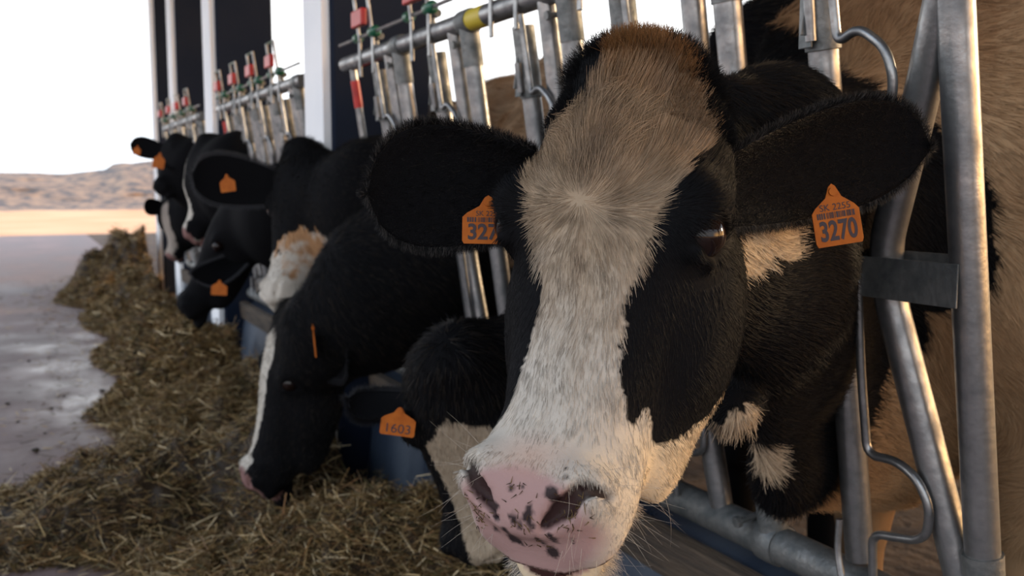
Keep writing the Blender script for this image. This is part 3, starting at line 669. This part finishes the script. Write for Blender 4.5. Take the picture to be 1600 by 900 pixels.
def hero_paint(H, P, nb):
    L = H.loc(P); x, u, v = L.T; th = np.arctan2(x, v+.10)
    hd = (H.field(L) < .02) & (v > -.27) & (u > -.08)
    ear = np.arange(len(P)) >= nb; hd &= ~ear
    j1 = vnoise(P, 45, 3, 1.0); j2 = vnoise(P, 60, 3, 4.0)
    white = in_poly(th+.035*j1, u+.006*j2, BLAZE)
    C = np.tile(BLK, (len(P), 1))
    t = np.clip((u-.02)/.12, 0, 1); tan = np.array([.31, .21, .125]); brn = np.array([.22, .105, .038]); dirty = np.array([.36, .28, .195])
    cw = mix(np.tile(brn, (len(P), 1)), np.tile(tan, (len(P), 1)), np.clip((u+.01)/.05+.25*j1, 0, 1))
    cw = mix(cw, np.tile(dirty, (len(P), 1)), np.clip((u-.09)/.10+.2*j2, 0, 1))
    cw = mix(cw, np.tile(WHT*1.0, (len(P), 1)), np.clip((u-.20)/.16+.15*j1, 0, 1))
    dk = np.clip(1-np.abs(x+.004+.006*j1)/.022, 0, 1)*np.clip((u-.05)/.04, 0, 1)*np.clip((.155-u)/.03, 0, 1); cw = mix(cw, np.tile(np.array([.13, .085, .055]), (len(P), 1)), dk*.6)
    dirtn = np.clip(vnoise(P*np.array([1, 1, .35]), 38, 4, 9)*.8, 0, 1)*np.clip(1.1-u/.42, .12, 1); cw = mix(cw, np.tile(np.array([.20, .145, .10]), (len(P), 1)), dirtn*.55)
    sk = np.clip(vnoise(np.stack([x, u*.12, x*.5], 1), 130, 3, 2)*.9, 0, 1)*np.clip((u-.16)/.05, 0, 1)*np.clip(1.15-(u-.16)/.26, .15, 1); cw = mix(cw, np.tile(np.array([.27, .19, .125]), (len(P), 1)), sk*.5)
    wc = np.array([.62, .50, .34]); cw = mix(cw, np.tile(wc, (len(P), 1)), np.clip((np.abs(th)-1.2)/.5, 0, 1)*(u > .28))
    C[hd & white] = cw[hd & white]
    # pink muzzle with dark spots
    pk = np.array([.37, .235, .215]); e = np.sqrt((x/.066)**2+((u-.490)/.047)**2)
    pm = np.clip((1.12-e+.04*j1)/.24, 0, 1)*(v > -.112)*hd; C = mix(C, np.tile(pk, (len(P), 1)), pm)
    pink2 = np.clip(1-np.sqrt((x/.052)**2+((u-.430)/.030)**2), 0, 1)*hd*(v > -.1); C = mix(C, np.tile(np.array([.50, .30, .22]), (len(P), 1)), pink2*.6)
    for sx, su, r in [(.030, .478, .0068), (.052, .464, .0038), (.040, .458, .0030), (.036, .449, .0026), (-.008, .482, .0036), (.003, .478, .002), (.012, .500, .0042), (-.022, .504, .0052), (-.024, .513, .0045), (-.003, .512, .0050), (.010, .510, .0055), (.014, .516, .004), (-.016, .530, .0062), (-.009, .533, .0045), (.004, .519, .004), (.016, .528, .0035), (.028, .522, .004), (.044, .520, .003), (.022, .536, .006), (-.032, .526, .003), (-.047, .466, .003), (-.040, .498, .003)]:
        d = np.sqrt((x-sx)**2+((u-(.437+(su-.449)*.88)))**2)*(1+.25*j2); C = mix(C, np.tile([.014, .012, .014], (len(P), 1)), np.clip((r-d)/.0012, 0, 1)*(v > -.1)*hd*.93)
    un = UNCUT(L); nos = np.clip((-un-.0025)/.005, 0, 1)*hd*(u > .38)*(np.abs(H.field(L)) < .006)
    C = mix(C, np.tile([.016, .006, .006], (len(P), 1)), nos*.93)
    mo = hd & (u > .495) & (v < -.078) & (v > -.108) & (np.abs(x) < .066); C[mo] = [.05, .022, .02]
    wet = np.clip(pm, 0, 1)
    # rims of the eyes
    for s_ in (-1, 1):
        d = np.sqrt(((x-s_*.105)/1.0)**2+(u-.169)**2+(v+.050)**2); C = mix(C, np.tile([.006, .005, .005], (len(P), 1)), np.clip((.030-d)/.006, 0, 1)*hd)
    # neck and body pattern, mapped on an upright plane along the flank
    a = P[:, 0]*.61-P[:, 1]*.79; z = P[:, 2]; a2 = a+.006*j1; z2 = z+.007*j2
    nb_ = ~hd & ~ear
    blk = in_poly(a2, z2, NECKBLK) | (vnoise(P, 1.9, 2, 2.2) > .55)*(P[:, 0] > 1.95)
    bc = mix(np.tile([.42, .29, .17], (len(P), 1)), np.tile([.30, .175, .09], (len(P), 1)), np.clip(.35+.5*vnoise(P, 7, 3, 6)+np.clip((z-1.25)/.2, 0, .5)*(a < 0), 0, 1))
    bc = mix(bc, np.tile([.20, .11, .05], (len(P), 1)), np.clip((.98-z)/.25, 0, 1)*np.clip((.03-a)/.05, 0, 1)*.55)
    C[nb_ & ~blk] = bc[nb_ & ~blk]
    ck = nb_ & in_poly(a2, z2, CHEEK) & (P[:, 0] < 1.0); C[ck] = [.55, .43, .29]
    for c_, r_ in ((PX(1140, 668, 1.30), .055), (PX(1183, 735, 1.44), .050)):
        tw = nb_ & (((P-c_)**2).sum(1) < r_*r_*(1+.4*j1)) & (P[:, 0] < 1.3); C[tw] = [.46, .36, .25]
    return C, wet
def hero_fur(H, V, F, N, e1, e2, root, body):
    hw = lambda c: ((H.field(H.loc(c)) < .02) & (c@FV < 1.35)).astype(float)+1e-9
    P, n = sample_faces(V, F, N, 120000, hw, 11); L = H.loc(P); x, u, v = L.T; C, wt = hero_paint(H, P, len(P))
    deye = np.minimum(*[np.sqrt((x-s*.105)**2+(u-.169)**2+(v+.050)**2) for s in (-1, 1)])
    keep = (wt < .35) & ~((u > .495) & (v > -.125) & (v < -.05)) & (deye > .030) & (v > -.26); 
    ln = np.interp(u, [-.05, .03, .10, .17, .25, .38, .44, .54], [.028, .026, .022, .018, .016, .014, .008, .008]); ln *= np.where(C.sum(1) < .1, .75, 1)
    D = flow_dirs(H, P, n); r = np.random.default_rng(3)
    sh = (.62+.62*r.random(len(P)))*(1+.30*vnoise(P, 90, 2, 3)); C = C*sh[:, None]
    edge = (u < .03) & (np.abs(np.arctan2(x, v+.10)) > .35); 
    k = keep; make_fur('fur', root, P[k], D[k], n[k], ln[k], C[k], .00030, np.where(u < .03, .45, np.where(u < .18, .16, .07))[k], npts=5, seed=2, jit=.6)
    # neck, shoulder and flank coat
    bw = lambda c: ((H.field(H.loc(c)) > .004) & (c[:, 0] < 1.9) & (c[:, 1] < 1.45)).astype(float)*np.where(c[:, 0] < 1.25, 1.6, 1)*(c[:, 2] > .5)+1e-9
    P, n = sample_faces(V, F, N, 130000, bw, 12); C, _ = hero_paint(H, P, len(P))
    fl = np.array([.9, .15, -.45])[None]+.5*np.stack([vnoise(P, 9, 2, 3), vnoise(P, 9, 2, 5), vnoise(P, 9, 2, 8)], 1)
    fl -= n*(fl*n).sum(1)[:, None]; fl /= np.linalg.norm(fl, axis=1)[:, None]
    ln = np.where(P[:, 0] < 1.1, .022, .026); low = P[:, 2] < .85; ln = np.where(low, .03, ln)
    C = C*(.6+.65*np.random.default_rng(4).random(len(P)))[:, None]; bl = C.sum(1) < .1
    C[bl] = np.where((np.random.default_rng(5).random(bl.sum()) < .05)[:, None], np.array([.022, .015, .009]), C[bl])
    make_fur('fur', root, P, fl, n, ln, C, .00045, .22, seed=4)
    # dark tuft round the poll, ear fringes, whiskers
    P, n = sample_faces(V, F, N, 26000, lambda c: ((H.loc(c)[:, 1] < .05) & (H.field(H.loc(c)) < .02) & ((H.loc(c)[:, 1] < -.02) | (np.abs(H.loc(c)[:, 0]) > .05))).astype(float)+1e-9, 13)
    C, _ = hero_paint(H, P, len(P)); D = n*.8+np.random.default_rng(2).normal(0, .35, P.shape)+np.array([0, 0, .3]); D /= np.linalg.norm(D, axis=1)[:, None]
    lx = H.loc(P); make_fur('fur', root, P, D, n, np.where(lx[:, 1] < -.0, .022, .012), C*.8, .00035, .5, seed=6)
    for e, sd_ in ((e1, 31), (e2, 32)):
        EV, EF, I = e; r = np.random.default_rng(sd_); N2 = vnormals(EV, EF); P, n = sample_faces(EV, EF, N2, 16000, lambda c: np.ones(len(c)), sd_)
        d = I['ax']*.9+r.normal(0, .35, P.shape); d /= np.linalg.norm(d, axis=1)[:, None]
        c = np.tile(BLK*.9, (len(P), 1))*(.6+.8*r.random(len(P)))[:, None]; c[r.random(len(P)) < .06] = [.018, .015, .012]
        make_fur('fur', root, P, d, n, .010, c, .0003, .25, seed=sd_)
        rp = I['rim']; m = 130; a = np.array([p for p, _ in rp]); b = np.array([q for _, q in rp]); q = r.integers(0, len(a)-1, len(a)*m); t = r.random(len(q))[:, None]
        rt = a[q]*(1-t)+a[q+1]*t; dd = b[q]+I['ax']*.15+r.normal(0, .3, rt.shape); dd /= np.linalg.norm(dd, axis=1)[:, None]
        c = np.tile(BLK, (len(rt), 1)); c[r.random(len(rt)) < .25] = [.07, .065, .06]
        make_fur('fur', root, rt, dd, np.tile(I['N'], (len(rt), 1)), .011, c, .0002, .1, seed=sd_+5)
    r = np.random.default_rng(8); w = lambda c: ((np.abs(H.loc(c)[:, 1]-.48) < .06) & (np.abs(H.loc(c)[:, 0]) > .03) & (H.field(H.loc(c)) < .01)).astype(float)+1e-9
    P, n = sample_faces(V, F, N, 110, w, 17); d = n+r.normal(0, .35, P.shape)+np.array([0, 0, -.4]); d /= np.linalg.norm(d, axis=1)[:, None]
    make_fur('whiskers', root, P, d, n, .045, np.tile([.45, .40, .33], (len(P), 1)), .00015, .3, 5, 9)
    P, n = sample_faces(V, F, N, 4000, lambda c: ((H.loc(c)[:, 1] > .44) & (H.loc(c)[:, 2] < -.12) & (H.field(H.loc(c)) < .01)).astype(float)+1e-9, 18); d = n+r.normal(0, .4, P.shape)+np.array([0, 0, -.5]); d /= np.linalg.norm(d, axis=1)[:, None]
    make_fur('fur', root, P, d, n, .014, np.tile([.50, .44, .36], (len(P), 1)), .00025, .2, 4, 10)
    # lashes
    for q in (-1, 1):
        a = []; 
        for i in range(70):
            t = i/69; a.append(H.w((q*(.104+.006*math.sin(t*3.1)), .147+.004*t, -.030-.045*t)))
        a = np.array(a); d = (H.R@np.array([q*.8, .15, .35]))[None]+r.normal(0, .18, a.shape); d /= np.linalg.norm(d, axis=1)[:, None]
        make_fur('eyelashes', root, a, d, d, .020, np.tile([.006, .005, .005], (len(a), 1)), .0003, 0, 4, 21)
    cr = []; r = np.random.default_rng(41)
    for cx, cu, n_ in ((-.047, .492, 34), (.050, .478, 46), (.010, .500, 26), (.0, .47, 14)):
        cr.append(np.stack([r.normal(cx, .009, n_), r.normal(cu, .009, n_)], 1))
    cr = np.concatenate(cr); Pl = H.loc(V); m = (Pl[:, 1] > .43) & (Pl[:, 2] > -.1) & (H.field(Pl) < .01); Vi = np.where(m)[0]
    ii = [Vi[np.argmin((Pl[Vi, 0]-a)**2+(Pl[Vi, 1]-b)**2)] for a, b in cr]; P = V[ii]; n = N[ii]
    d = r.normal(size=P.shape); d -= n*(d*n).sum(1)[:, None]; d /= np.linalg.norm(d, axis=1)[:, None]
    pal = np.array([[.10, .06, .025], [.05, .03, .015], [.20, .13, .05]])
    make_fur('hay_crumbs', root, P+n*.0015, d, n, .006, pal[r.integers(0, 3, len(P))]*.7, .0005, .05, 3, 42)
H, V, F, N, e1, e2, root, body = build_hero()
hero_fur(H, V, F, N, e1, e2, root, body)
def pxdir(dx, dy): d = RV*dx-UV*dy; return d/np.linalg.norm(d)
ear_tag(root, PX(1300, 298, 1.075), pxdir(75, -12), pxdir(-14, -90), .052, .060, '3270', 'SK 2255')
ear_tag(root, PX(763, 314, 1.075), pxdir(60, 1), pxdir(2, -90), .056, .047, '3270', 'SK 2255')

# ---- the cows behind, each with its own pose and pattern
def herd_cow(label, org, muz, vdir, neck, body, ears, blaze=None, low=9, wide=None, wither=None, fine=.010, fur=0, ear_fr=False, tags=(), scale=None, throat=None, pink=True, side=(.45, -.89, 0), flat=.7, white=WHT):
    U = muz-org; sc = np.linalg.norm(U)/.525 if scale is None else scale
    H = Head(org, U, vdir, sc); Fd = Field(); Fd.add(H)
    n0 = H.w((0, .08, -.12)); pr, rr = n0, .11*sc; Fd.add(f_cone(H.w((0, .17, -.14)), neck[0][0]*.7+H.w((0, .17, -.14))*.3, .085*sc, .10*sc, side, flat), .06)
    for p, r in neck: Fd.add(f_cone(pr, p, rr, r, side, flat), .06); pr, rr = np.array(p), r
    bx, by, bz = body
    Fd.add(f_cone(pr, (bx, by, bz), rr, .30, side, .75), .08); Fd.add(f_ell((bx+.1, by, bz-.06), (.42, .24, .42)), .1)
    Fd.add(f_ell((bx+1.05, by, bz-.12), (1.1, .27, .42)), .15); Fd.add(f_ell((bx+.1, by, bz+.28), (.34, .11, .13)), .1); Fd.add(f_ell((bx+1.85, by, bz+.05), (.35, .28, .28)), .12)
    for x in (bx+.02, bx+1.9):
        for y in (by-.16, by+.16):
            Fd.add(f_cone((x, y, bz-.36), (x-.02 if x < bx+1 else x+.08, y, .42), .11, .055), .07); Fd.add(f_cone((x-.02 if x < bx+1 else x+.08, y, .42), (x, y, .06), .048, .048), .03)
    allp = np.array([H.w(q) for q in ((-.14, -.07, .05), (.14, -.07, -.28), (0, .58, .05), (0, .58, -.2), (-.14, .3, -.28), (.14, .3, .05), (-.14, 0, -.2))])
    lo = allp.min(0); hi = allp.max(0); npz = np.array([p for p, r in neck]); nr = max(r for p, r in neck)
    L0 = np.minimum(lo, npz.min(0)-nr)-.1; L1 = np.maximum(hi, npz.max(0)+nr)+.1; L0[1] = min(L0[1], by-.5); L1[1] = max(L1[1], by+.5); L1[0] = bx+2.4; L0[2] = 0; L1[2] = max(L1[2], bz+.6)
    gx = axis_grid(L0[0], L1[0], lo[0], hi[0], fine, .045); gy = axis_grid(L0[1], L1[1], lo[1], hi[1], fine, .045); gz = axis_grid(L0[2], L1[2], lo[2], hi[2], fine, .045)
    V, F = surface(Fd, gx, gy, gz); N = vnormals(V, F)
    root = empty('dairy_cow', (bx, by, 0)); tag(root, label, 'cow')
    def paint(P, ear=False):
        C = np.tile(BLK, (len(P), 1)); L = H.loc(P); x, u, v = L.T; j = vnoise(P, 25, 3, 2.0); j2 = vnoise(P, 40, 3, 5.0)
        if ear: return C
        hd = (H.field(L) < .03) & (u > -.1)
        if blaze is not None:
            wv = np.interp(u, [b[0] for b in blaze], [b[1] for b in blaze]); xo = np.interp(u, [b[0] for b in blaze], [b[2] if len(b) > 2 else 0 for b in blaze])
            C[hd & (np.abs(x-xo+.004*j) < wv) & (v > -.09)] = white
        C[hd & (u+.012*j > low)] = white
        if throat is not None:
            c, r = throat; m = (((P-c)/r)**2).sum(1) < 1+.35*j; C[m] = mix(np.tile(np.array([.36, .20, .10]), (m.sum(), 1)), np.tile(white*.95, (m.sum(), 1)), np.clip(.45+.9*j2[m]+np.clip((c[2]-P[m, 2])/.15, -.3, .8), 0, 1))
        pk = hd & (((x/.055)**2+((u-.49)/.045)**2) < 1) & (v > -.11)
        if pink and (low < .5 or blaze is not None): C[pk] = [.22, .12, .11]
        if wither is not None:
            m = (P[:, 0]+.03*j > wither[0]) & (P[:, 2]+.03*j2 > wither[1]); C[m] = mix(np.tile([.40, .29, .19], (m.sum(), 1)), np.tile([.25, .14, .07], (m.sum(), 1)), np.clip(.5+.4*j[m], 0, 1))
        return C
    ev = []; allV = [V]; allF = [F]; o = len(V); CC = [paint(V)]
    for (B, T, Nn, W, cup, curl) in ears:
        e = ear_mesh(H.w(B), T, Nn, W, cup, .007, curl=curl, W0=.45); ev.append(e); allV.append(e[0]); allF.append(e[1]+o); o += len(e[0]); CC.append(paint(e[0], True))
    me = np_mesh('body', np.concatenate(allV), np.concatenate(allF)); set_col(me, np.concatenate(CC)); link('body', me, coat, root)
    for q in (-1, 1):
        e = add_eye(root, H, q)
    if fur:
        P, n = sample_faces(V, F, N, fur, lambda c: ((c[:, 0] < bx-.05)).astype(float)+1e-9, 5); C = paint(P); L = H.loc(P); r = np.random.default_rng(3)
        d = np.where((H.field(L) < .03)[:, None], np.tile(H.R[:, 1], (len(P), 1)), np.array([.8, .1, -.6])); d = d-n*(d*n).sum(1)[:, None]; d /= np.linalg.norm(d, axis=1)[:, None]+1e-9
        deye = np.minimum(*[np.sqrt((L[:, 0]-s*.105)**2+(L[:, 1]-.169)**2+(L[:, 2]+.050)**2) for s in (-1, 1)]); k = (deye > .035) & (L[:, 1] < .46)
        ln = np.where(L[:, 1] < .06, .028, .014); bb = (C.sum(1) < .1) & (r.random(len(P)) < .22); C[bb] = [.026, .020, .015]
        make_fur('fur', root, P[k], d[k], n[k], ln[k], (C*(.6+.8*r.random(len(P)))[:, None])[k], .0006, .3, seed=9)
    if ear_fr:
        for e in ev:
            I = e[2]; r = np.random.default_rng(4); a = np.array([p for p, _ in I['rim']]); b = np.array([q for _, q in I['rim']]); q = r.integers(0, len(a)-1, len(a)*60); t = r.random(len(q))[:, None]
            rt = a[q]*(1-t)+a[q+1]*t; dd = b[q]+I['ax']*.3+r.normal(0, .3, rt.shape); dd /= np.linalg.norm(dd, axis=1)[:, None]
            make_fur('fur', root, rt, dd, np.tile(I['N'], (len(rt), 1)), .018, np.tile([.05, .05, .055] if ear_fr is True else [.016, .016, .018], (len(rt), 1)), .0004, .1, seed=5)
    for t in tags: ear_tag(root, *t)
    return H, root
TOC = -FV
herd_cow('black cow with lowered furry poll and tag beginning 160, tucked behind the front cow', PX(690, 600, 1.74), PX(738, 905, 2.02), TOC+UV*.9-RV*.20,
         [(PX(810, 600, 1.95), .115), (PX(905, 540, 2.15), .19)], (1.72, 1.90, 1.20), [((-.07, .09, -.06), PX(545, 622, 1.86), TOC*.4+UV*.95, .11, .3, 0)],
         blaze=[(.08, .0), (.11, .05, .03), (.16, .075, .02), (.30, .055, .025), (.40, .045, .035), (.52, .03, .04)], low=.9, pink=False, fine=.008, fur=45000, ear_fr=2, white=np.array([.36, .29, .21]),
         tags=[(PX(625, 641, 1.80), pxdir(60, 8), pxdir(4, -60), .064, .047, '1603', None, .0018, False)])
herd_cow('big black cow grazing with head down, thin white stripe along its face', PX(432, 492, 3.02), PX(372, 772, 3.04), -RV+TOC*.60+UV*.05,
         [(PX(515, 520, 2.98), .15), (PX(595, 458, 3.0), .235), (PX(662, 420, 3.04), .24)], (1.66, 2.76, 1.18), [((.085, .08, -.09), PX(530, 562, 2.82), -RV*.3+TOC*.9, .13, .45, .1)],
         blaze=[(.03, .0), (.05, .045, .01), (.10, .052, .005), (.16, .040, -.005), (.26, .034, -.01), (.35, .028, -.01), (.395, .012, -.01), (.42, .036, -.01), (.6, .055, -.01)], wither=(1.28, .9), fine=.009, fur=45000, ear_fr=2,
         tags=[(PX(489, 512, 2.80), -RV*.25+TOC*-.95, pxdir(-6, -60), .05, .085, None, None)])
herd_cow('black cow with raised head, tag in its left-hand ear and white and tan muzzle', PX(446, 232, 3.32), PX(412, 480, 3.14), -RV*.75+TOC*.75+UV*.1,
         [(PX(520, 318, 3.35), .15), (PX(585, 320, 3.25), .20)], (1.62, 3.20, 1.12), [((-.075, .09, -.09), PX(300, 272, 3.32), TOC*1.0-RV*.1, .165, .3, 0)],
         low=.35, pink=False, throat=(PX(485, 412, 3.2), np.array([.10, .13, .11])), wither=(1.28, .9), fine=.010, fur=26000, ear_fr=True,
         tags=[(PX(354, 275, 3.20), pxdir(60, -8), pxdir(0, -60), .050, .052, None, None)])
herd_cow('black cow with head low in the hay and orange tag, behind the tan-muzzled cow', PX(345, 318, 4.55), PX(268, 488, 4.55), -RV+TOC*.45,
         [(PX(405, 345, 4.6), .18), (PX(455, 340, 4.5), .24)], (1.62, 4.45, 1.15), [((.09, .16, -.17), PX(306, 437, 4.25), TOC+UV*.3, .13, .3, 0)],
         fine=.013, ear_fr=True, tags=[(PX(343, 440, 4.2), pxdir(60, 3), pxdir(0, -60), .068, .058, None, None)])
herd_cow('black cow with broad neck beside the second headlock panel, pale streak down its face', PX(305, 222, 5.25), PX(282, 378, 5.15), -RV+TOC*.4+UV*.1,
         [(PX(345, 275, 5.3), .20), (PX(385, 285, 5.2), .26)], (1.66, 5.28, 1.15), [((.08, .09, -.09), PX(330, 330, 5.05), TOC, .12, .3, 0)],
         blaze=[(.06, .0), (.1, .03), (.3, .03), (.40, .05), (.6, .06)], fine=.014, wither=(1.5, 1.3))
herd_cow('black cow with head raised above the others, its ear and nose against the open sky', PX(262, 214, 6.5), PX(238, 292, 6.25), -RV*.8+TOC*.6+UV*.25,
         [(PX(290, 262, 6.6), .19), (PX(320, 275, 6.5), .24)], (1.70, 6.55, 1.15), [((-.08, .08, -.08), PX(203, 224, 6.5), TOC, .14, .3, 0), ((.08, .09, -.09), PX(262, 262, 6.25), TOC, .11, .3, 0)],
         fine=.016, scale=.86, tags=[(PX(215, 229, 6.35), pxdir(60, 10), pxdir(0, -60), .05, .055, None, None), (PX(250, 241, 6.15), pxdir(60, 10), pxdir(0, -60), .075, .09, None, None)])
herd_cow('farthest cow at the leftmost end, small with beige face lowered to the hay', PX(262, 312, 7.0), PX(262, 396, 7.05), TOC*.8-RV*.5+UV*.4,
         [(PX(285, 335, 7.2), .18), (PX(320, 335, 7.1), .22)], (1.74, 7.2, 1.12), [((-.08, .08, -.08), PX(225, 322, 6.95), TOC, .12, .3, 0)],
         blaze=[(.02, .0), (.06, .06), (.4, .06), (.6, .05)], fine=.016, scale=.85, white=np.array([.33, .28, .24]))
